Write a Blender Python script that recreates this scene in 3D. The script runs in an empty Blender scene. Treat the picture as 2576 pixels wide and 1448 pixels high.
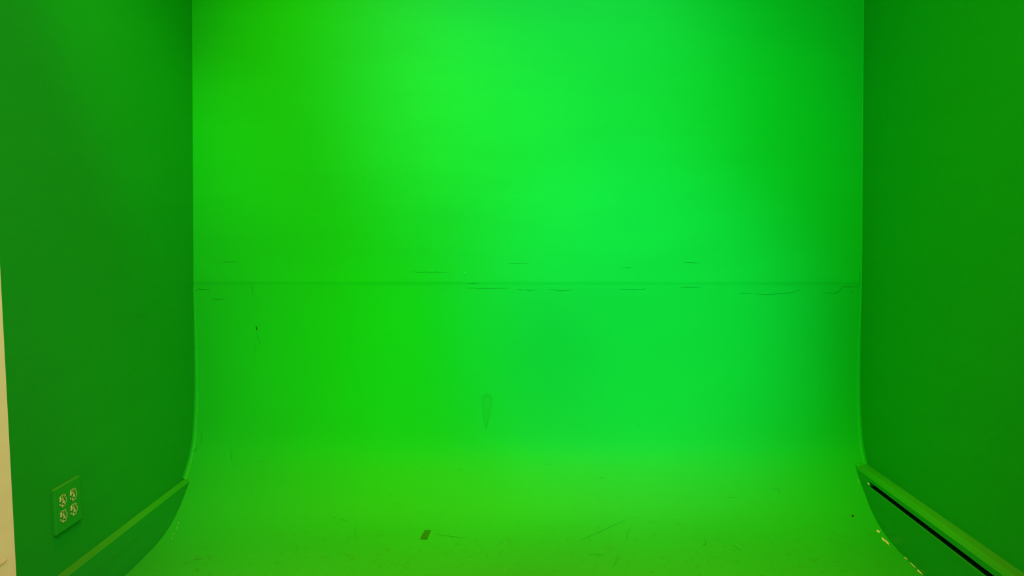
import bpy, bmesh, math, random
from mathutils import Vector, Matrix
S = bpy.context.scene
C = S.collection

# ---------------------------------------------------------------- camera
cam_d = bpy.data.cameras.new('camera'); cam = bpy.data.objects.new('camera', cam_d); C.objects.link(cam)
cam_d.sensor_width = 36.0; cam_d.lens = 36.0 * 2000 / 2576; cam_d.clip_start = 0.02
pitch = math.atan(164 / 2000); yaw = math.atan(20 / math.hypot(2000, 164))
cam.location = (0, 0, 1.0)
cam.rotation_euler = (math.pi / 2 - pitch, 0, yaw)
S.camera = cam
S.view_settings.view_transform = 'Standard'; S.view_settings.look = 'None'
S.view_settings.gamma = 1.0; S.view_settings.use_curve_mapping = False
S.view_settings.exposure = 0.0

# ---------------------------------------------------------------- world + unseen lights added and tuned for the wall colours
W = bpy.data.worlds.new('world'); S.world = W; W.use_nodes = True
W.node_tree.nodes['Background'].inputs['Color'].default_value = (0.030, 1.000, 0.030, 1)
W.node_tree.nodes['Background'].inputs['Strength'].default_value = 1.09485

def spot(name, loc, target, power, color, angle, blend, radius):
    d = bpy.data.lights.new(name, 'SPOT'); d.energy = power; d.color = color
    d.spot_size = math.radians(angle); d.spot_blend = blend; d.shadow_soft_size = radius
    o = bpy.data.objects.new(name, d); C.objects.link(o); o.location = loc
    o.rotation_euler = (Vector(target) - Vector(loc)).to_track_quat('-Z', 'Y').to_euler(); return o
def area(name, loc, target, power, color, sx, sy, spread=180):
    d = bpy.data.lights.new(name, 'AREA'); d.shape = 'RECTANGLE'; d.size = sx; d.size_y = sy
    d.energy = power; d.color = color; d.spread = math.radians(spread)
    o = bpy.data.objects.new(name, d); C.objects.link(o); o.location = loc
    o.rotation_euler = (Vector(target) - Vector(loc)).to_track_quat('-Z', 'Y').to_euler(); return o
area('added_overhead_panel', (0.0, 1.55, 2.70), (0.0, 1.56, 0), 46.8568, (1.000, 0.030, 0.030), 2.0, 1.7, 42)  # unseen panel put in for the warm tone on upward faces
spot('added_wall_spot_left', (-0.25, 0.1, 2.55), (-0.55, 2.8, 1.25), 180.989, (0.502, 1.000, 0.030), 36, 1.0, 0.10)  # unseen spots from here on, added to tint and brighten the back wall
spot('added_wall_spot_top_left', (-0.70, 0.9, 2.60), (-0.65, 2.82, 1.55), 88.2686, (1.000, 0.782, 0.030), 34, 1.0, 0.12)
spot('added_wall_spot_top_centre', (0.10, 0.9, 2.60), (0.05, 2.82, 1.62), 205.946, (0.311, 0.355, 1.000), 44, 1.0, 0.12)
spot('added_wall_spot_top_right', (0.75, 0.7, 2.60), (0.60, 2.82, 1.60), 19.1436, (0.030, 1.000, 0.030), 42, 1.0, 0.12)
spot('added_wall_spot_right', (0.80, 0.1, 2.55), (0.72, 2.8, 0.90), 12.9925, (0.030, 1.000, 0.030), 34, 1.0, 0.10)
spot('added_wall_spot_centre', (0.40, -0.3, 2.50), (0.30, 2.8, 0.80), 252.234, (0.030, 1.000, 0.030), 42, 1.0, 0.10)
spot('added_wall_spot_low', (0.35, -0.3, 2.45), (0.30, 2.75, 0.58), 117.989, (0.030, 0.191, 1.000), 32, 1.0, 0.10)
spot('added_cool_high_spot', (0.45, 0.5, 2.60), (0.45, 2.82, 1.45), 87.4749, (0.030, 0.867, 1.000), 44, 1.0, 0.08)
spot('added_front_spot', (0.45, -0.8, 1.70), (0.42, 2.77, 0.62), 493.676, (0.030, 0.561, 1.000), 24, 1.0, 0.10)  # unseen front spots, added to light the wall without overbrightening the cove
spot('added_front_left_spot', (-0.35, -0.8, 1.70), (-0.55, 2.77, 0.55), 45.5911, (0.030, 1.000, 0.030), 22, 1.0, 0.10)
spot('added_cool_edge_spot', (-0.95, 1.3, 2.60), (-1.25, 2.8, 0.95), 98.3221, (0.030, 1.000, 0.030), 30, 1.0, 0.10)
area('added_soft_fill', (0.1, 0.4, 2.60), (0.1, 2.6, 1.1), 26.8986, (0.030, 1.000, 0.030), 0.8, 0.5, 120)  # unseen green fill added overhead
spot('added_cove_spot_left', (-0.40, 0.2, 2.50), (-0.58, 2.60, 0.12), 286.323, (0.172, 1.000, 0.030), 30, 1.0, 0.10)  # unseen spots added to brighten the lower sweep
spot('added_cove_spot_right', (0.50, 0.2, 2.50), (0.62, 2.50, 0.05), 185.103, (0.030, 1.000, 0.030), 30, 1.0, 0.10)
spot('added_beige_wall_spot', (0.6, -0.5, 2.2), (-1.146, 0.80, 1.25), 247.572, (1.000, 0.030, 0.425), 66, 0.6, 0.10)  # unseen spot added to warm the beige wall against the green world

# ---------------------------------------------------------------- materials
def new_mat(name):
    m = bpy.data.materials.new(name); m.use_nodes = True
    nt = m.node_tree; return m, nt, nt.nodes['Principled BSDF']
def N(nt, t, **k):
    n = nt.nodes.new(t)
    for a, b in k.items(): setattr(n, a, b)
    return n
def paint(name, col, rough=0.6, spec=0.05, bump=0.06, streak=(1, 1, 6), var=0.02, dirt=0.0, dirtcol=(0.02, 0.14, 0.008)):
    m, nt, b = new_mat(name)
    tc = N(nt, 'ShaderNodeTexCoord'); mp = N(nt, 'ShaderNodeMapping')
    mp.inputs['Scale'].default_value = streak
    nt.links.new(tc.outputs['Object'], mp.inputs['Vector'])
    n1 = N(nt, 'ShaderNodeTexNoise'); n1.inputs['Scale'].default_value = 3; n1.inputs['Detail'].default_value = 6
    nt.links.new(mp.outputs[0], n1.inputs['Vector'])
    cr = N(nt, 'ShaderNodeValToRGB')
    cr.color_ramp.elements[0].position = 0.3; cr.color_ramp.elements[1].position = 0.7
    cr.color_ramp.elements[0].color = tuple(c * (1 - var) for c in col) + (1,)
    cr.color_ramp.elements[1].color = tuple(c * (1 + var) for c in col) + (1,)
    nt.links.new(n1.outputs['Fac'], cr.inputs['Fac'])
    out = cr.outputs['Color']
    if dirt:
        # smudges and specks of dirt trodden into the paint
        mx = N(nt, 'ShaderNodeMix', data_type='RGBA')
        n2 = N(nt, 'ShaderNodeTexNoise'); n2.inputs['Scale'].default_value = 48; n2.inputs['Detail'].default_value = 8
        n2.inputs['Roughness'].default_value = 0.7
        m2 = N(nt, 'ShaderNodeMapping'); m2.inputs['Scale'].default_value = (1, 0.55, 1)
        nt.links.new(tc.outputs['Object'], m2.inputs['Vector']); nt.links.new(m2.outputs[0], n2.inputs['Vector'])
        r2 = N(nt, 'ShaderNodeMapRange'); r2.inputs['From Min'].default_value = 0.56; r2.inputs['From Max'].default_value = 0.72
        r2.inputs['To Max'].default_value = dirt
        nt.links.new(n2.outputs['Fac'], r2.inputs['Value'])
        sx = N(nt, 'ShaderNodeSeparateXYZ'); nt.links.new(tc.outputs['Object'], sx.inputs[0])     # people only walk on the flat part
        r3 = N(nt, 'ShaderNodeMapRange'); r3.inputs['From Min'].default_value = 2.62; r3.inputs['From Max'].default_value = 2.25
        nt.links.new(sx.outputs['Y'], r3.inputs['Value'])
        mu = N(nt, 'ShaderNodeMath', operation='MULTIPLY'); nt.links.new(r2.outputs['Result'], mu.inputs[0]); nt.links.new(r3.outputs['Result'], mu.inputs[1])
        nt.links.new(mu.outputs[0], mx.inputs['Factor'])
        nt.links.new(out, mx.inputs['A']); mx.inputs['B'].default_value = (*dirtcol, 1)
        out = mx.outputs['Result']
    nt.links.new(out, b.inputs['Base Color'])
    b.inputs['Roughness'].default_value = rough; b.inputs['Specular IOR Level'].default_value = spec
    n3 = N(nt, 'ShaderNodeTexNoise'); n3.inputs['Scale'].default_value = 40; n3.inputs['Detail'].default_value = 4
    nt.links.new(mp.outputs[0], n3.inputs['Vector'])
    bp = N(nt, 'ShaderNodeBump'); bp.inputs['Strength'].default_value = bump; bp.inputs['Distance'].default_value = 0.002
    nt.links.new(n3.outputs['Fac'], bp.inputs['Height']); nt.links.new(bp.outputs[0], b.inputs['Normal'])
    m['out'] = 1
    return m
GREEN = (0.011, 0.34, 0.026)
FLOORG = GREEN
m_wall = paint('green_wall_paint', GREEN, streak=(1, 1, 5))
m_side = paint('green_side_wall_paint', GREEN, streak=(1, 1, 5))
m_cove = m_floor = paint('green_floor_paint', FLOORG, rough=0.6, spec=0.06, dirt=0.38, streak=(1, 1, 1))
m_base = paint('green_gloss_trim_paint', (0.012, 0.33, 0.034), rough=0.4, spec=0.12, streak=(1, 0.2, 5), bump=0.07, var=0.10)
m_top = paint('green_warm_lit_top_paint', (0.018, 0.32, 0.016), rough=0.6, spec=0.1, streak=(6, 0.5, 1), var=0.12, bump=0.2)   # yellow cast of overhead light put into the upward faces
m_caulk = paint('green_caulk', (0.011, 0.355, 0.028), rough=0.45, spec=0.12, bump=0.2, streak=(3, 3, 3))
m_beige = paint('off_white_plaster', (0.90, 0.80, 0.84), rough=0.7, spec=0.2, var=0.03)
m_ceil = paint('white_ceiling_paint', (0.7, 0.7, 0.66), rough=0.8, spec=0.1, var=0.02)
def flat_mat(name, col, rough=0.6, metal=0.0, spec=0.05):
    m, nt, b = new_mat(name)
    tc = N(nt, 'ShaderNodeTexCoord'); n1 = N(nt, 'ShaderNodeTexNoise'); n1.inputs['Scale'].default_value = 60
    nt.links.new(tc.outputs['Object'], n1.inputs['Vector'])
    cr = N(nt, 'ShaderNodeValToRGB')
    cr.color_ramp.elements[0].color = tuple(c * 0.8 for c in col) + (1,)
    cr.color_ramp.elements[1].color = tuple(min(1, c * 1.2) for c in col) + (1,)
    nt.links.new(n1.outputs['Fac'], cr.inputs['Fac']); nt.links.new(cr.outputs[0], b.inputs['Base Color'])
    b.inputs['Roughness'].default_value = rough; b.inputs['Metallic'].default_value = metal
    b.inputs['Specular IOR Level'].default_value = spec
    return m
m_crack = flat_mat('crack_dark_green', (0.006, 0.22, 0.012))
m_fine = flat_mat('scratch_green', (0.006, 0.23, 0.025))
m_brown = flat_mat('rust_brown_mark', (0.035, 0.11, 0.008))
m_black = flat_mat('dark_fleck', (0.01, 0.03, 0.006))
m_chip = flat_mat('bare_cream_primer', (0.50, 0.56, 0.75))
m_slot = flat_mat('recess_shade_colour', (0.002, 0.03, 0.003), rough=0.9, spec=0.0)
m_hole = flat_mat('shadowy_socket_slot', (0.03, 0.10, 0.02))
m_metal = flat_mat('zinc_metal', (0.85, 0.62, 0.9), rough=0.35, spec=0.6)
m_tape = flat_mat('dark_green_tape', (0.011, 0.15, 0.008), rough=0.6)
m_tan = flat_mat('tan_smudge', (0.60, 0.60, 0.40))
m_debris = flat_mat('red_brown_crumb', (0.12, 0.012, 0.004))
# outlet faces: cream plastic half covered by green paint
m_recep, nt, b = new_mat('cream_plastic_with_green_paint')
tc = N(nt, 'ShaderNodeTexCoord'); n1 = N(nt, 'ShaderNodeTexNoise'); n1.inputs['Scale'].default_value = 130; n1.inputs['Detail'].default_value = 3
n1.inputs['Distortion'].default_value = 1.2
nt.links.new(tc.outputs['Object'], n1.inputs['Vector'])
cr = N(nt, 'ShaderNodeValToRGB'); cr.color_ramp.elements[0].position = 0.46; cr.color_ramp.elements[1].position = 0.50
cr.color_ramp.elements[0].color = (0.012, 0.25, 0.02, 1); cr.color_ramp.elements[1].color = (0.62, 0.62, 0.50, 1)
nt.links.new(n1.outputs['Fac'], cr.inputs['Fac']); nt.links.new(cr.outputs[0], b.inputs['Base Color'])
b.inputs['Roughness'].default_value = 0.35
m_rim = m_recep.copy(); m_rim.name = 'cream_rim_with_green_paint'
_r = [n for n in m_rim.node_tree.nodes if n.type == 'VALTORGB'][0]; _r.color_ramp.elements[0].position = 0.42; _r.color_ramp.elements[1].position = 0.47
_r.color_ramp.elements[1].color = (0.62, 0.66, 0.34, 1)

# ---------------------------------------------------------------- helpers
def link(name, bm, mat, parent=None, smooth=False):
    me = bpy.data.meshes.new(name)
    bmesh.ops.recalc_face_normals(bm, faces=bm.faces) if not getattr(bm, 'keep', False) else None
    bm.to_mesh(me); bm.free(); me.materials.append(mat)
    for p in me.polygons: p.use_smooth = smooth
    o = bpy.data.objects.new(name, me); C.objects.link(o)
    if parent: o.parent = parent
    return o
def tag(o, label=None, cat=None, group=None, kind=None):
    if label: o['label'] = label
    if cat: o['category'] = cat
    if group: o['group'] = group
    if kind: o['kind'] = kind
    return o
def extrude_y(sections, name, mat, parent=None, smooth=False, cap=True):
    """sections: list of (y, [(x,z)...]) closed cross sections -> one solid"""
    bm = bmesh.new(); rows = []
    for y, prof in sections: rows.append([bm.verts.new((x, y, z)) for x, z in prof])
    for a, b_ in zip(rows, rows[1:]):
        n = len(a)
        for i in range(n): bm.faces.new((a[i], a[(i + 1) % n], b_[(i + 1) % n], b_[i]))
    if cap: bm.faces.new(rows[0]); bm.faces.new(rows[-1][::-1])
    return link(name, bm, mat, parent, smooth)

# ---------------------------------------------------------------- back wall, curved cove and floor
RAW = [(0.778, 2.772), (0.65, 2.771), (0.5, 2.768), (0.38, 2.757), (0.28, 2.738), (0.21, 2.712), (0.15, 2.66), (0.10, 2.595),
       (0.055, 2.53), (0.025, 2.455), (0.008, 2.36), (0.002, 2.25), (0.0003, 2.12), (0.0, 2.0)]
def catmull(P, n):
    out = []
    for i in range(len(P) - 1):
        p0 = P[max(i - 1, 0)]; p1 = P[i]; p2 = P[i + 1]; p3 = P[min(i + 2, len(P) - 1)]
        for k in range(n):
            t = k / n
            out.append(tuple(0.5 * ((2 * b) + (c - a) * t + (2 * a - 5 * b + 4 * c - d) * t * t + (3 * b - a - 3 * c + d) * t ** 3)
                             for a, b, c, d in zip(p0, p1, p2, p3)))
    out.append(P[-1]); return out
PROF = [(y, z) for z, y in catmull(RAW, 12)]          # from the seam down to the floor
# ease the curve
for _ in range(50):
    PROF = [PROF[0]] + [((a[0] + 2 * b_[0] + c[0]) / 4, (a[1] + 2 * b_[1] + c[1]) / 4) for a, b_, c in zip(PROF, PROF[1:], PROF[2:])] + [PROF[-1]]
TOPZ = 2.75; LEAN = 0.066
def wall_y(z): return 2.772 + (z - 0.778) * LEAN
XL, XR = -1.146, 1.19
LINE = [(wall_y(TOPZ), TOPZ), (wall_y(1.8), 1.8), (wall_y(1.2), 1.2), (wall_y(0.9), 0.9)] + PROF + [(1.5, 0.0), (0.5, 0.0), (-1.6, 0.0)]
def on_surface(x, y, z, off):
    best = None
    for (y0, z0), (y1, z1) in zip(LINE, LINE[1:]):
        dy, dz = y1 - y0, z1 - z0; L2 = dy * dy + dz * dz
        t = max(0, min(1, ((y - y0) * dy + (z - z0) * dz) / L2))
        py, pz = y0 + dy * t, z0 + dz * t; d = (py - y) ** 2 + (pz - z) ** 2
        if best is None or d < best[0]:
            L = math.sqrt(L2); n = (dz / L, -dy / L)     # points into the room
            best = (d, py, pz, n, (dy / L, dz / L))
    _, py, pz, n, t = best
    return Vector((x, py + n[0] * off, pz + n[1] * off)), Vector((0, n[0], n[1]))

# upper flat panel: its lower edge stands a couple of millimetres proud and feathers out above the seam
bm = bmesh.new()
nx = 2
zs = [0.776, 0.7885, 0.7905, 0.797, 0.81, 0.825, 0.85, 0.9, 1.3, 1.8, TOPZ]
pr = [0.0000, 0.0000, 0.0008, 0.0009, 0.0008, 0.0005, 0.0002, 0, 0, 0, 0]
rows = [[bm.verts.new((x, wall_y(z) - p, z)) for x in (XL - 0.02, XR + 0.02)] for z, p in zip(zs, pr)]
for a, b_ in zip(rows, rows[1:]): bm.faces.new((a[0], a[1], b_[1], b_[0]))
back = [[bm.verts.new((x, wall_y(z) + 0.06, z)) for x in (XL - 0.02, XR + 0.02)] for z in (zs[0], zs[-1])]
bm.faces.new((back[0][0], back[1][0], back[1][1], back[0][1]))
wall_back = link('wall_back', bm, m_wall, smooth=True); tag(wall_back, 'bright green painted flat panel above the horizontal seam', kind='structure')

XS = [XL - 0.02 + (XR - XL + 0.04) * i / 40 for i in range(41)]
def sheet(name, prof, mat):
    bm = bmesh.new(); rows = []
    for y, z in prof: rows.append([bm.verts.new((x, y, z)) for x in XS])
    for a, b_ in zip(rows, rows[1:]):
        for i in range(40): bm.faces.new((a[i], a[i + 1], b_[i + 1], b_[i]))
    return link(name, bm, mat, smooth=True)
SPLIT = min(i for i, p in enumerate(PROF) if p[1] < 0.06)
cove = sheet('trim_1', PROF[:SPLIT + 1], m_cove)
tag(cove, 'green curved sweep joining the back wall to the floor', kind='structure')
floor = sheet('floor', PROF[SPLIT:] + [(1.9, 0.0), (0.9, 0.0), (-1.6, 0.0)], m_floor)
tag(floor, 'scuffed green painted floor', kind='structure')

def slab(name, x0, x1, y0, y1, z0, z1, mat, label):
    bm = bmesh.new(); bmesh.ops.create_cube(bm, size=1)
    for v in bm.verts: v.co = Vector(((x0 + x1) / 2 + v.co.x * (x1 - x0), (y0 + y1) / 2 + v.co.y * (y1 - y0), (z0 + z1) / 2 + v.co.z * (z1 - z0)))
    return tag(link(name, bm, mat), label, kind='structure')
EDGE = 1.742
slab('wall_left', XL - 0.10, XL, EDGE, 3.0, 0, TOPZ, m_side, 'dark green painted left side wall')
slab('wall_left', XL - 0.10, XL - 0.001, -1.6, EDGE - 0.001, 0, TOPZ, m_beige, 'unpainted beige wall before the green paint begins')
slab('wall_right', XR, XR + 0.10, -0.2, 3.0, 0, TOPZ, m_side, 'dark green painted right side wall')
slab('wall_right', XR + 0.001, XR + 0.10, -1.6, -0.201, 0, TOPZ, m_beige, 'unpainted beige wall right of the camera')
slab('ceiling', XL - 0.1, XR + 0.1, -1.6, 3.0, TOPZ, TOPZ + 0.05, m_ceil, 'off white ceiling')

# ---------------------------------------------------------------- baseboards
t = 0.024; zt = 0.128
pl = [(XL, 0), (XL + t, 0), (XL + t, zt - 0.003), (XL + t - 0.002, zt - 0.001), (XL, zt + 0.0005)]
bl = extrude_y([(-1.6, pl), (1.0, pl), (2.2, pl), (2.72, pl)], 'baseboard_left', m_base)
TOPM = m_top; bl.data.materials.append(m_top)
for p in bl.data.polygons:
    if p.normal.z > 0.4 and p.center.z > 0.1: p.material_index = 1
tag(bl, 'green painted board along the left wall foot, brush streaks on its face', kind='structure')
t = 0.040; zt = 0.176; xf = XR - t
SL0, SL1 = 0.130, 0.1475
full = [(XR, 0), (xf, 0), (xf, 0.128), (xf, SL0), (xf, SL1), (xf, SL1), (xf, SL1), (xf, zt - 0.012), (xf + 0.007, zt - 0.004), (xf + 0.012, zt), (XR, zt)]
slot = [(XR, 0), (xf, 0), (xf - 0.0015, 0.127), (xf - 0.0015, SL0), (XR - 0.006, SL0), (XR - 0.006, SL1), (xf, SL1), (xf, zt - 0.012), (xf + 0.007, zt - 0.004), (xf + 0.012, zt), (XR, zt)]
bm = bmesh.new(); rows = []
for y, p in ((2.72, full), (2.572, full), (2.571, slot), (1.9, slot), (-1.6, slot)):
    dz = 0.0045 * max(0, min(1, (y - 1.9) / 0.67))
    rows.append([bm.verts.new((x, y, z + (dz if 0.12 < z < 0.15 else 0))) for x, z in p])
for a, b_ in zip(rows, rows[1:]):
    n = len(a)
    for i in range(n): bm.faces.new((a[i], a[(i + 1) % n], b_[(i + 1) % n], b_[i]))
bm.faces.new(rows[0]); bm.faces.new(rows[-1][::-1])
br = link('baseboard_right', bm, m_base)
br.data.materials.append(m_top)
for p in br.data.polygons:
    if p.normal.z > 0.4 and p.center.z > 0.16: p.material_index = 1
tag(br, 'green painted thick board along the right wall foot with a long dark slot', kind='structure')
bm = bmesh.new()      # near-black faces, the slot's deep shade put into their colour
for y0, y1, e0, e1 in ((-1.6, 1.9, 0, 0), (1.9, 2.568, 0, 0.0045)):
    v = [bm.verts.new(c) for c in ((xf + 0.004, y0, SL0 + 0.0006 + e0), (xf + 0.004, y1, SL0 + 0.0006 + e1), (XR - 0.0065, y1, SL0 + 0.0006 + e1), (XR - 0.0065, y0, SL0 + 0.0006 + e0),
                                   (XR - 0.0065, y0, SL1 - 0.0006 + e0), (XR - 0.0065, y1, SL1 - 0.0006 + e1), (xf + 0.004, y1, SL1 - 0.0006 + e1), (xf + 0.004, y0, SL1 - 0.0006 + e0))]
    bm.faces.new(v[0:4]); bm.faces.new((v[3], v[2], v[5], v[4])); bm.faces.new(v[4:8])
tag(link('slot_shade', bm, m_slot, br), 'near-black faces inside the long slot, its shade put into the colour')
bm = bmesh.new(); bmesh.ops.create_uvsphere(bm, u_segments=16, v_segments=10, radius=1)
for v in bm.verts: v.co = Vector((xf - 0.0005 + v.co.x * 0.002, 2.570 + v.co.y * 0.006, 0.1425 + v.co.z * 0.005))
tag(link('slot_end_clip', bm, m_metal, br, smooth=True), 'shiny metal end of the slot')

# ---------------------------------------------------------------- caulk beads where the sweep meets the side walls
def bead(name, pts, r, side, label, seed):
    """pts: (y,z) along the corner; radius per point r(i); quarter round fillet"""
    random.seed(seed); bm = bmesh.new(); rows = []
    X = XL if side > 0 else XR
    for i, (y, z) in enumerate(pts):
        a = pts[max(i - 1, 0)]; c = pts[min(i + 1, len(pts) - 1)]
        d = Vector((0, c[0] - a[0], c[1] - a[1])).normalized(); n = Vector((0, d.z, -d.y))
        R_ = r(z) * (1 + random.uniform(-0.05, 0.05))
        row = []
        base = Vector((X, y, z))
        for k in range(6):
            ang = math.pi / 2 * k / 5
            # concave fillet
            px = R_ * (1 - math.sin(ang)); pn = R_ * 1.3 * (1 - math.cos(ang))
            row.append(bm.verts.new(base + Vector((side * px, 0, 0)) + n * pn + n * 0.0004))
        rows.append(row)
    for a, b_ in zip(rows, rows[1:]):
        for i in range(5): bm.faces.new((a[i], a[i + 1], b_[i + 1], b_[i]))
    return tag(link(name, bm, m_caulk, smooth=True), label, kind='structure')
lo = [p for p in PROF if p[1] > 0.125]
trim_l = bead('trim_2', lo, lambda z: (0.004 + 0.006 * min(1, max(0, (0.78 - z) / 0.30))), 1, 'painted caulk bead in the lower left corner', 1)
hi = [(wall_y(z), z) for z in [1.9 - 0.04 * i for i in range(28)] if z > 0.79]
trim_r = bead('trim_3', hi + [p for p in PROF if p[1] > 0.16], lambda z: 0.003 if z > 0.78 else (0.003 + 0.007 * min(1, (0.78 - z) / 0.3)), -1, 'painted caulk bead in the right corner', 2)

def blob(parent, c, rr, seed):
    random.seed(seed); bm = bmesh.new(); bmesh.ops.create_uvsphere(bm, u_segments=20, v_segments=12, radius=1)
    for v in bm.verts:
        k = 1 + random.uniform(-0.06, 0.06); v.co = Vector([c[q] + v.co[q] * rr[q] * k for q in range(3)])
    link('caulk_lump', bm, m_caulk, parent, smooth=True)
blob(trim_l, (XL + 0.010, 2.662, 0.126), (0.016, 0.030, 0.008), 3)
blob(trim_r, (XR - 0.020, 2.690, 0.171), (0.022, 0.030, 0.008), 4)

# ---------------------------------------------------------------- wear: cracks, scratches, chipped paint
CRACK = [
 [(-1.1517, 2.7725, 0.7801), (-1.1463, 2.772, 0.7676), (-1.1366, 2.772, 0.7634), (-1.1252, 2.772, 0.769), (-1.1113, 2.772, 0.7662), (-1.086, 2.772, 0.7662)],
 [(1.0631, 2.772, 0.7583), (1.0977, 2.772, 0.7555), (1.1113, 2.772, 0.7611), (1.1247, 2.7725, 0.7791), (1.1453, 2.772, 0.7778), (1.1633, 2.7725, 0.7792), (1.1798, 2.7725, 0.782), (1.1866, 2.773, 0.7903)],
 [(1.1798, 2.7725, 0.782), (1.1774, 2.772, 0.7653), (1.1763, 2.772, 0.757)],
 [(1.1471, 2.772, 0.7653), (1.1542, 2.772, 0.7598), (1.1612, 2.772, 0.757)],
 [(1.1835, 2.776, 0.8345), (1.1837, 2.774, 0.8068), (1.1852, 2.773, 0.7903)],
 [(0.8214, 2.772, 0.7539), (0.863, 2.772, 0.7498), (0.9044, 2.772, 0.754), (0.9389, 2.772, 0.7554), (0.9594, 2.772, 0.7624), (0.9869, 2.772, 0.7666)],
 [(0.0169, 2.772, 0.7671), (0.0377, 2.772, 0.7644), (0.0586, 2.772, 0.7686)],
 [(-0.0109, 2.772, 0.7685), (0.0169, 2.772, 0.7671)],
 [(0.1003, 2.772, 0.7686), (0.142, 2.772, 0.7631), (0.1726, 2.772, 0.7645), (0.1836, 2.772, 0.7715)],
 [(0.3502, 2.772, 0.7688), (0.4057, 2.772, 0.7675), (0.4403, 2.772, 0.7703)],
 [(-0.1918, 2.772, 0.7726), (-0.1083, 2.772, 0.7712), (-0.0388, 2.772, 0.7727)],
 [(0.558, 2.772, 0.7759), (0.6272, 2.772, 0.776)],
 [(0.7661, 2.772, 0.7552), (0.8076, 2.772, 0.7539)],
 [(-0.1849, 2.773, 0.7892), (-0.1431, 2.773, 0.7893)],
 [(-0.0388, 2.7775, 0.8573), (0.0307, 2.7775, 0.8601)],
 [(0.5715, 2.778, 0.8631), (0.6268, 2.7775, 0.8604)],
 [(-1.0434, 2.778, 0.8623), (-0.9901, 2.778, 0.8638)],
 [(-1.0801, 2.772, 0.7326), (-1.0379, 2.772, 0.734)],
 [(-0.3868, 2.7755, 0.828), (-0.3241, 2.7755, 0.828), (-0.2475, 2.7755, 0.8267)],
 [(0.3569, 2.7765, 0.8437), (0.3943, 2.7765, 0.8437)],
]
FINE = [
 [(-0.9428, 2.773, 0.7928), (-0.938, 2.772, 0.7495), (-0.9326, 2.772, 0.7425)],
 [(-0.9283, 2.7705, 0.6203), (-0.9232, 2.77, 0.5949), (-0.9151, 2.7695, 0.5738), (-0.9126, 2.7695, 0.5639)],
 [(-0.9363, 2.77, 0.578), (-0.9326, 2.769, 0.5455)],
 [(-1.1198, 2.7365, 0.2751), (-1.1168, 2.727, 0.2492), (-1.1214, 2.7195, 0.2299)],
 [(-1.0162, 2.723, 0.2392), (-1.0098, 2.715, 0.2173), (-0.9969, 2.684, 0.1772), (-0.9852, 2.665, 0.1551)],
 [(-1.1481, 2.693, 0.188), (-1.1456, 2.679, 0.1712), (-1.1436, 2.6665, 0.1569), (-1.1425, 2.653, 0.1444)],
 [(-0.5871, 2.503, 0.044), (-0.5689, 2.4965, 0.0413), (-0.5449, 2.4865, 0.0373)],
 [(-0.5393, 2.4965, 0.0414), (-0.5406, 2.503, 0.0442)],
 [(-0.5262, 2.4765, 0.0334), (-0.5168, 2.4175, 0.0179), (-0.5446, 2.413, 0.017)],
 [(-0.2729, 2.437, 0.0213), (-0.2472, 2.4305, 0.0202), (-0.1961, 2.418, 0.0177), (-0.161, 2.416, 0.0174)],
 [(0.163, 2.386, 0.0119), (0.2151, 2.4225, 0.0188), (0.296, 2.477, 0.0337), (0.3439, 2.504, 0.0445), (0.3617, 2.5125, 0.048), (0.3834, 2.511, 0.0473)],
 [(0.3604, 2.484, 0.0365), (0.3426, 2.4455, 0.023), (0.3268, 2.3915, 0.0128)],
 [(0.2051, 2.3185, 0.0043), (0.2484, 2.3215, 0.0045)],
 [(0.2941, 2.3045, 0.0034), (0.2783, 2.261, 0.0005), (0.2696, 2.2355, -0.0002)],
 [(0.6536, 2.3835, 0.0112), (0.6651, 2.3625, 0.0074), (0.6725, 2.3455, 0.0059)],
 [(0.6856, 2.371, 0.009), (0.6922, 2.373, 0.0094)],
 [(0.8673, 2.6115, 0.1123), (0.8683, 2.593, 0.0983)],
 [(-0.4182, 2.25, -0.0001), (-0.3982, 2.2285, -0.0)],
 [(-0.3301, 2.635, 0.1307), (-0.3233, 2.635, 0.1307)],
 [(-0.2164, 2.547, 0.0663), (-0.2098, 2.5455, 0.0655)],
 [(0.5766, 2.41, 0.0164), (0.5771, 2.391, 0.0128)],
 [(0.5629, 2.3395, 0.0055), (0.5689, 2.3395, 0.0056)],
 [(-0.0456, 2.4385, 0.0216), (-0.0406, 2.4385, 0.0216)],
 [(-1.1351, 2.554, 0.0712), (-1.1348, 2.5245, 0.0525), (-1.1271, 2.47, 0.0309)],
 [(-0.5348, 2.3125, 0.0037), (-0.5085, 2.3125, 0.0039)],
 [(0.9306, 2.3705, 0.009), (0.9396, 2.3685, 0.0086)],
 [(-0.4101, 2.354, 0.0065), (-0.3983, 2.3415, 0.0056)],
]
BROWN = [
 [(-1.1258, 2.7155, 0.2183), (-1.135, 2.71, 0.2071), (-1.1425, 2.704, 0.2003), (-1.1504, 2.699, 0.1947)],
 [(-1.1544, 2.6315, 0.1278), (-1.1389, 2.63, 0.1269), (-1.1305, 2.633, 0.1287)],
 [(-0.6063, 2.508, 0.046), (-0.5969, 2.5065, 0.0453)],
 [(0.5763, 2.4145, 0.0171), (0.5764, 2.404, 0.0151)],
 [(-0.3238, 2.3015, 0.0032), (-0.3173, 2.297, 0.0028)],
 [(-0.9693, 2.274, 0.0014), (-0.9446, 2.2865, 0.0022)],
 [(-0.4096, 2.3515, 0.0063), (-0.4035, 2.344, 0.0058)],
 [(0.5624, 2.3745, 0.0095), (0.5759, 2.391, 0.0128)],
]
FLECK = [
 [(-0.9294, 2.771, 0.6386), (-0.9268, 2.771, 0.6287), (-0.9268, 2.7705, 0.6231)],
 [(-1.1324, 2.7695, 0.5593), (-1.131, 2.7695, 0.5565)],
 [(0.4142, 2.741, 0.2949), (0.4155, 2.74, 0.2895)],
]
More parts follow.
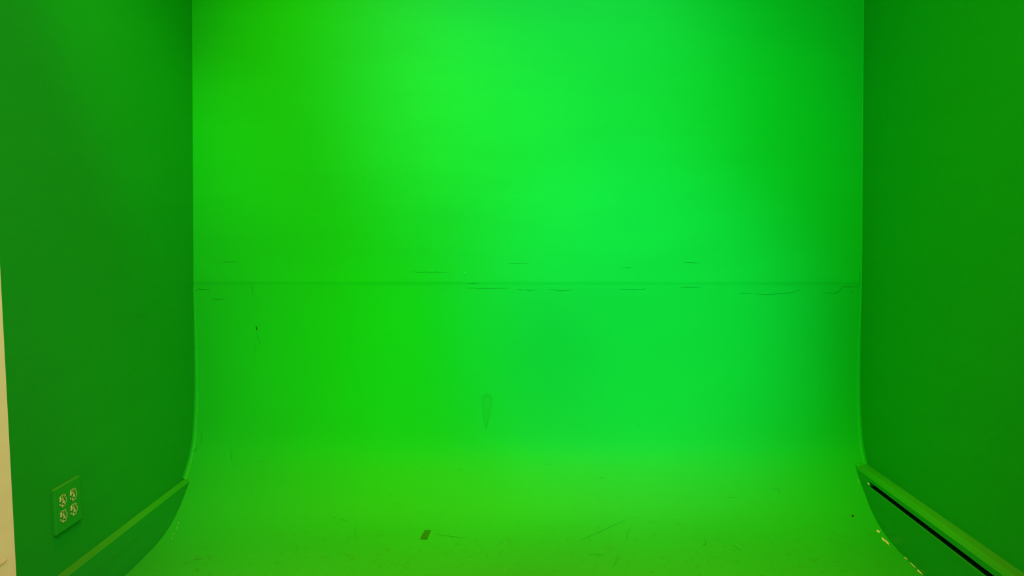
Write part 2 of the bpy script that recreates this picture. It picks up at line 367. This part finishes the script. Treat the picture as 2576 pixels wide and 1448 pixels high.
CHIP = [
 [(1.1335, 2.463, 0.0282), (1.1338, 2.455, 0.0249), (1.1334, 2.4485, 0.0236)],
 [(1.1326, 2.427, 0.0194), (1.1318, 2.414, 0.0171), (1.1317, 2.4055, 0.0154), (1.1348, 2.4015, 0.0146)],
 [(1.1358, 2.412, 0.0166), (1.1361, 2.399, 0.0143), (1.1353, 2.3865, 0.0119)],
 [(1.1344, 2.3845, 0.0115), (1.1324, 2.372, 0.0092)],
 [(1.1498, 2.312, 0.0038), (1.1498, 2.3045, 0.0034), (1.1499, 2.295, 0.0027)],
 [(1.1511, 2.2805, 0.0018), (1.15, 2.2685, 0.001), (1.15, 2.259, 0.0004), (1.1483, 2.244, -0.0001)],
 [(1.1489, 2.2335, -0.0001), (1.1465, 2.215, -0.0), (1.147, 2.2025, -0.0002)],
 [(1.1429, 2.4615, 0.0275), (1.1428, 2.4585, 0.0261)],
 [(1.1402, 2.444, 0.0229), (1.1396, 2.44, 0.0219)],
 [(1.1431, 2.641, 0.1349), (1.1429, 2.637, 0.1321)],
 [(1.1432, 2.6345, 0.1302), (1.1426, 2.6295, 0.1264)],
 [(1.1369, 2.5885, 0.0954), (1.1378, 2.5875, 0.0944)],
 [(1.1537, 2.5655, 0.0793), (1.1531, 2.564, 0.0785)],
 [(1.1176, 2.319, 0.0043), (1.1165, 2.3165, 0.0042)],
 [(1.1322, 2.28, 0.0019), (1.1324, 2.278, 0.0016)],
 [(-1.1007, 2.4835, 0.0363), (-1.0986, 2.4785, 0.0343)],
 [(-1.0958, 2.4655, 0.0289), (-1.0942, 2.4555, 0.025)],
 [(-1.0926, 2.431, 0.0204), (-1.0934, 2.427, 0.0195)],
 [(-1.0884, 2.4095, 0.0163), (-1.0872, 2.401, 0.0146)],
 [(-1.1212, 2.295, 0.0026), (-1.1189, 2.2925, 0.0025)],
 [(0.5137, 2.5135, 0.0482), (0.516, 2.512, 0.0474)],
 [(-0.0452, 2.2245, -0.0002), (-0.0428, 2.2215, -0.0)],
 [(-0.1932, 2.7755, 0.8281), (-0.1904, 2.7755, 0.8267)],
 [(0.5829, 2.7945, 1.1187), (0.5842, 2.7945, 1.1187)],
 [(0.5498, 2.772, 0.769), (0.5512, 2.772, 0.769)],
]

def strip(bm, pts, w, off, taper=True, jitter=0.0):
    P = []
    for i, p in enumerate(pts):           # subdivide
        P.append(Vector(p))
        if i < len(pts) - 1:
            q = Vector(pts[i + 1]); L = (q - Vector(p)).length; n = max(1, int(L / 0.008))
            for k in range(1, n):
                P.append(Vector(p).lerp(q, k / n) + Vector((random.uniform(-1, 1), 0, random.uniform(-1, 1))) * jitter)
    prev = None; n = len(P)
    for i, p in enumerate(P):
        c, nn = on_surface(p.x, p.y, p.z, off)
        a = P[max(i - 1, 0)]; b_ = P[min(i + 1, n - 1)]
        d = (b_ - a); d = d.normalized() if d.length > 1e-9 else Vector((1, 0, 0))
        s = d.cross(nn).normalized()
        u = i / (n - 1) if n > 1 else 0.5
        ww = w * (0.25 + 0.75 * math.sin(math.pi * min(max(u, 0.02), 0.98))) if taper else w
        ww *= random.uniform(0.75, 1.2)
        cur = (bm.verts.new(c + s * ww / 2), bm.verts.new(c - s * ww / 2))
        if prev: bm.faces.new((prev[0], prev[1], cur[1], cur[0]))
        prev = cur
random.seed(5)
bm = bmesh.new()
for pl_ in CRACK: strip(bm, pl_, 0.0015, 0.0009, jitter=0.0010)
cr_o = link('crack', bm, m_crack, cove); tag(cr_o, 'hairline cracks along the seam', kind='stuff')
bm = bmesh.new()
for pl_ in FINE: strip(bm, pl_, 0.0014, 0.0007, jitter=0.0009)
for i in range(260):        # many faint scratches trodden into the floor
    x = random.uniform(-1.08, 1.1); y = random.choice((random.uniform(2.1, 2.45), random.uniform(1.9, 2.5), random.uniform(2.3, 2.72)))
    L = random.choice((0.003, 0.005, 0.008, 0.012, 0.022)) * random.uniform(0.6, 1.4); ang = random.gauss(0, 0.5)
    z = 0
    if y > 2.25:
        for (ya, za), (yb, zb) in zip(PROF, PROF[1:]):
            if yb <= y <= ya: z = zb; break
    dx, dy = math.cos(ang) * L, math.sin(ang) * L
    strip(bm, [(x, y, z), (x + dx / 2, y + dy / 2 + random.uniform(-.003, .003), z), (x + dx, y + dy, z)], random.uniform(0.0007, 0.0015), 0.0006)
tag(link('scuff_mark', bm, m_fine, floor), 'thin dark scratches across the painted floor', kind='stuff')
bm = bmesh.new()
for pl_ in BROWN: strip(bm, pl_, 0.0020, 0.0010, jitter=0.001)
tag(link('rust_mark', bm, m_brown, floor), 'brownish smears in the paint', kind='stuff')
# darker wedge shaped mark in the sweep
m_mark = paint('darker_green_paint', (0.011, 0.298, 0.020)); m_mark_in = paint('darker_green_paint_inner', (0.012, 0.316, 0.023))
for nm, sc, mt, off in (('mark', 1.0, m_mark, 0.0007), ('mark_core', 0.78, m_mark_in, 0.0010)):
    bm = bmesh.new(); prev = None
    for k in range(25):
        u = k / 24; z = 0.402 - 0.125 * (0.5 + (u - 0.5) * sc)
        cxx = -0.1157 - 0.003 * u; hw = 0.021 * sc * (1 - u ** 1.3 * 0.84) * math.sqrt(max(0.01, 1 - max(0, 1 - u / 0.16) ** 2)) * random.uniform(0.95, 1.05)
        c_, _n = on_surface(cxx, 2.75, z, off)
        cur = (bm.verts.new(c_ - Vector((hw, 0, 0))), bm.verts.new(c_ + Vector((hw, 0, 0))))
        if prev: bm.faces.new((prev[0], prev[1], cur[1], cur[0]))
        prev = cur
    tag(link(nm, bm, mt, cove), 'darker wedge shaped mark')
bm = bmesh.new(); strip(bm, FLECK[0], 0.0035, 0.001); strip(bm, FLECK[1], 0.003, 0.001); strip(bm, FLECK[2], 0.003, 0.001)
tag(link('dark_fleck', bm, m_black, cove), 'black flecks where the paint is nicked', kind='stuff')
W_CHIP = [0.010, 0.008, 0.010, 0.003, 0.009, 0.008, 0.006] + [0.003] * 40
bm = bmesh.new()
for pl_, w_ in zip(CHIP, W_CHIP): strip(bm, pl_, w_, 0.0012, jitter=0.0015)
tag(link('paint_chip', bm, m_chip, floor), 'bare cream patches where the green paint has chipped off', kind='stuff')

# ---------------------------------------------------------------- outlet plate on the left wall
outlet = bpy.data.objects.new('wall_outlet', None); C.objects.link(outlet)
OY, OZ = 1.944, 0.2905
outlet.location = (XL, OY, OZ)
tag(outlet, 'green painted double wall outlet with four cream sockets on the dark green left wall', 'wall outlet')
def rounded_plate(name, w, h, d0, d1, bev, mat, parent, loc=(0, 0), r=0.004, seg=4):
    """plate in the local YZ plane, thickness along +X from d0 to d1, bevelled front edge"""
    bm = bmesh.new()
    def ring(x, inset):
        out = []
        ww, hh = w / 2 - inset, h / 2 - inset; rr = max(r - inset, 0.0008)
        for cyy, czz, a0 in ((ww - rr, hh - rr, 0), (-ww + rr, hh - rr, 90), (-ww + rr, -hh + rr, 180), (ww - rr, -hh + rr, 270)):
            for k in range(seg + 1):
                a = math.radians(a0 + 90 * k / seg); out.append(bm.verts.new((x, cyy + rr * math.cos(a), czz + rr * math.sin(a))))
        return out
    rs = [ring(d0, 0), ring(d1 - bev, 0), ring(d1 - bev * 0.3, bev * 0.45), ring(d1, bev * 1.2)]
    for a, b_ in zip(rs, rs[1:]):
        n = len(a)
        for i in range(n): bm.faces.new((a[i], a[(i + 1) % n], b_[(i + 1) % n], b_[i]))
    bm.faces.new(rs[-1]); bm.faces.new(rs[0][::-1])
    o = link(name, bm, mat, parent); o.location = (0, loc[0], loc[1]); return o
m_plate = paint('green_painted_plastic', (0.013, 0.34, 0.024), rough=0.4, spec=0.15, streak=(4, 4, 4))
cp = rounded_plate('cover_plate', 0.114, 0.1165, 0.0, 0.0078, 0.0022, m_plate, outlet, r=0.002)
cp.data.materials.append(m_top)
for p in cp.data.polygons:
    if p.normal.z > 0.35: p.material_index = 1  # plate top edge tinted as if lit from above
def socket_outline(w, h, n=28):
    pts = []
    for k in range(n):
        a = 2 * math.pi * k / n
        y = w / 2 * math.cos(a) * 1.0; z = h / 2 * math.sin(a) * 1.22
        z = max(-h / 2, min(h / 2, z)); pts.append((y, z))
    return pts
def make_socket(y, z, mat):
    def solid(name, outer, inner, x0, x1, mt, par):
        bm = bmesh.new()
        A = [bm.verts.new((x0, a, b_)) for a, b_ in outer]; B = [bm.verts.new((x1, a, b_)) for a, b_ in outer]
        n = len(A)
        for i in range(n): bm.faces.new((A[i], A[(i + 1) % n], B[(i + 1) % n], B[i]))
        if inner:
            Cc = [bm.verts.new((x1, a, b_)) for a, b_ in inner]; D = [bm.verts.new((x0, a, b_)) for a, b_ in inner]
            for i in range(n):
                bm.faces.new((B[i], B[(i + 1) % n], Cc[(i + 1) % n], Cc[i])); bm.faces.new((Cc[i], Cc[(i + 1) % n], D[(i + 1) % n], D[i]))
        else: bm.faces.new(B)
        return link(name, bm, mt, par)
    s = solid('socket', socket_outline(0.0265, 0.0265), None, 0.0068, 0.0091, m_recep, outlet)
    s.location = (0, y, z); s['label'] = 'cream socket face smeared with green paint'
    solid('rim', socket_outline(0.0305, 0.0305), socket_outline(0.0285, 0.0285), 0.0068, 0.0088, m_rim, s)
    for dy, dz, w_, h_ in ((-0.006, 0.003, 0.0018, 0.008), (0.006, 0.003, 0.0018, 0.0065), (0.0, -0.0075, 0.0036, 0.0036)):
        bm = bmesh.new(); bmesh.ops.create_cube(bm, size=1)
        for v in bm.verts: v.co = Vector((0.0089 + v.co.x * 0.001, dy + v.co.y * w_, dz + v.co.z * h_))
        link('slot', bm, m_hole, s)
    return s
for dy in (-0.0245, 0.0215):
    for dz in (0.0195, -0.0195): make_socket(dy, dz, m_recep)
for dz in (0.0,):
    for dy in (-0.0235, 0.0235):
        bm = bmesh.new(); bmesh.ops.create_cone(bm, segments=14, radius1=0.0032, radius2=0.0022, depth=0.0012, cap_ends=True)
        bmesh.ops.rotate(bm, verts=bm.verts, matrix=Matrix.Rotation(math.pi / 2, 3, 'Y'), cent=(0, 0, 0))
        o = link('screw', bm, m_plate, outlet); o.location = (0.0082, dy, dz)

# ---------------------------------------------------------------- tape scrap and crumb on the sweep
bm = bmesh.new(); TP = [(-0.3013, 2.454, 0.0248), (-0.2821, 2.452, 0.0244), (-0.2845, 2.436, 0.021), (-0.2870, 2.4215, 0.0185), (-0.2893, 2.4045, 0.0151),
      (-0.3107, 2.4065, 0.0155), (-0.3080, 2.428, 0.0196), (-0.3045, 2.441, 0.022)]
top = [bm.verts.new(on_surface(*p, 0.0016)[0]) for p in TP]; bot = [bm.verts.new(on_surface(*p, 0.0002)[0]) for p in TP]
n = len(TP)
for k in range(3): bm.faces.new((top[k], top[k + 1], top[6 - k], top[7 - k]))
for k in range(n): bm.faces.new((top[k], bot[k], bot[(k + 1) % n], top[(k + 1) % n]))
tape = link('tape_scrap', bm, m_tape); tag(tape, 'small dark green torn scrap of tape stuck flat on the bright green floor', 'tape')
bm = bmesh.new(); bmesh.ops.create_icosphere(bm, subdivisions=2, radius=1)
random.seed(9); c0, n0 = on_surface(1.0803, 2.5215, 0.0513, 0.0012)
for v in bm.verts:
    k = 1 + random.uniform(-0.25, 0.25); v.co = Vector((v.co.x * 0.0034 * k, v.co.y * 0.0034 * k, v.co.z * 0.0026 * k)) + c0
crumb = link('dirt_crumb', bm, m_debris); tag(crumb, 'tiny dark red brown crumb lying on the green floor near the right board', 'crumb')

# smudges on the beige wall
bm = bmesh.new()
def wall_strip(bm, pts, w, X):
    prev = None
    for i, (y, z) in enumerate(pts):
        a = pts[max(i - 1, 0)]; c = pts[min(i + 1, len(pts) - 1)]
        d = Vector((0, c[0] - a[0], c[1] - a[1])).normalized(); s = Vector((0, -d.z, d.y)) * w * (0.3 + 0.7 * math.sin(math.pi * (i + .3) / (len(pts) - .4))) / 2
        p = Vector((X, y, z)); cur = (bm.verts.new(p + s), bm.verts.new(p - s))
        if prev: bm.faces.new((prev[0], prev[1], cur[1], cur[0]))
        prev = cur
wall_strip(bm, [(1.66, 0.247), (1.68, 0.248), (1.70, 0.247), (1.712, 0.250)], 0.004, XL + 0.0005)
wall_strip(bm, [(1.672, 0.222), (1.682, 0.221), (1.688, 0.215), (1.689, 0.206), (1.687, 0.200)], 0.0015, XL + 0.0005)
wl = [o for o in C.objects if o.name == 'wall_left.001'][0]
tag(link('smudge', bm, m_tan, wl), 'brown smudge low on the beige wall', kind='stuff')
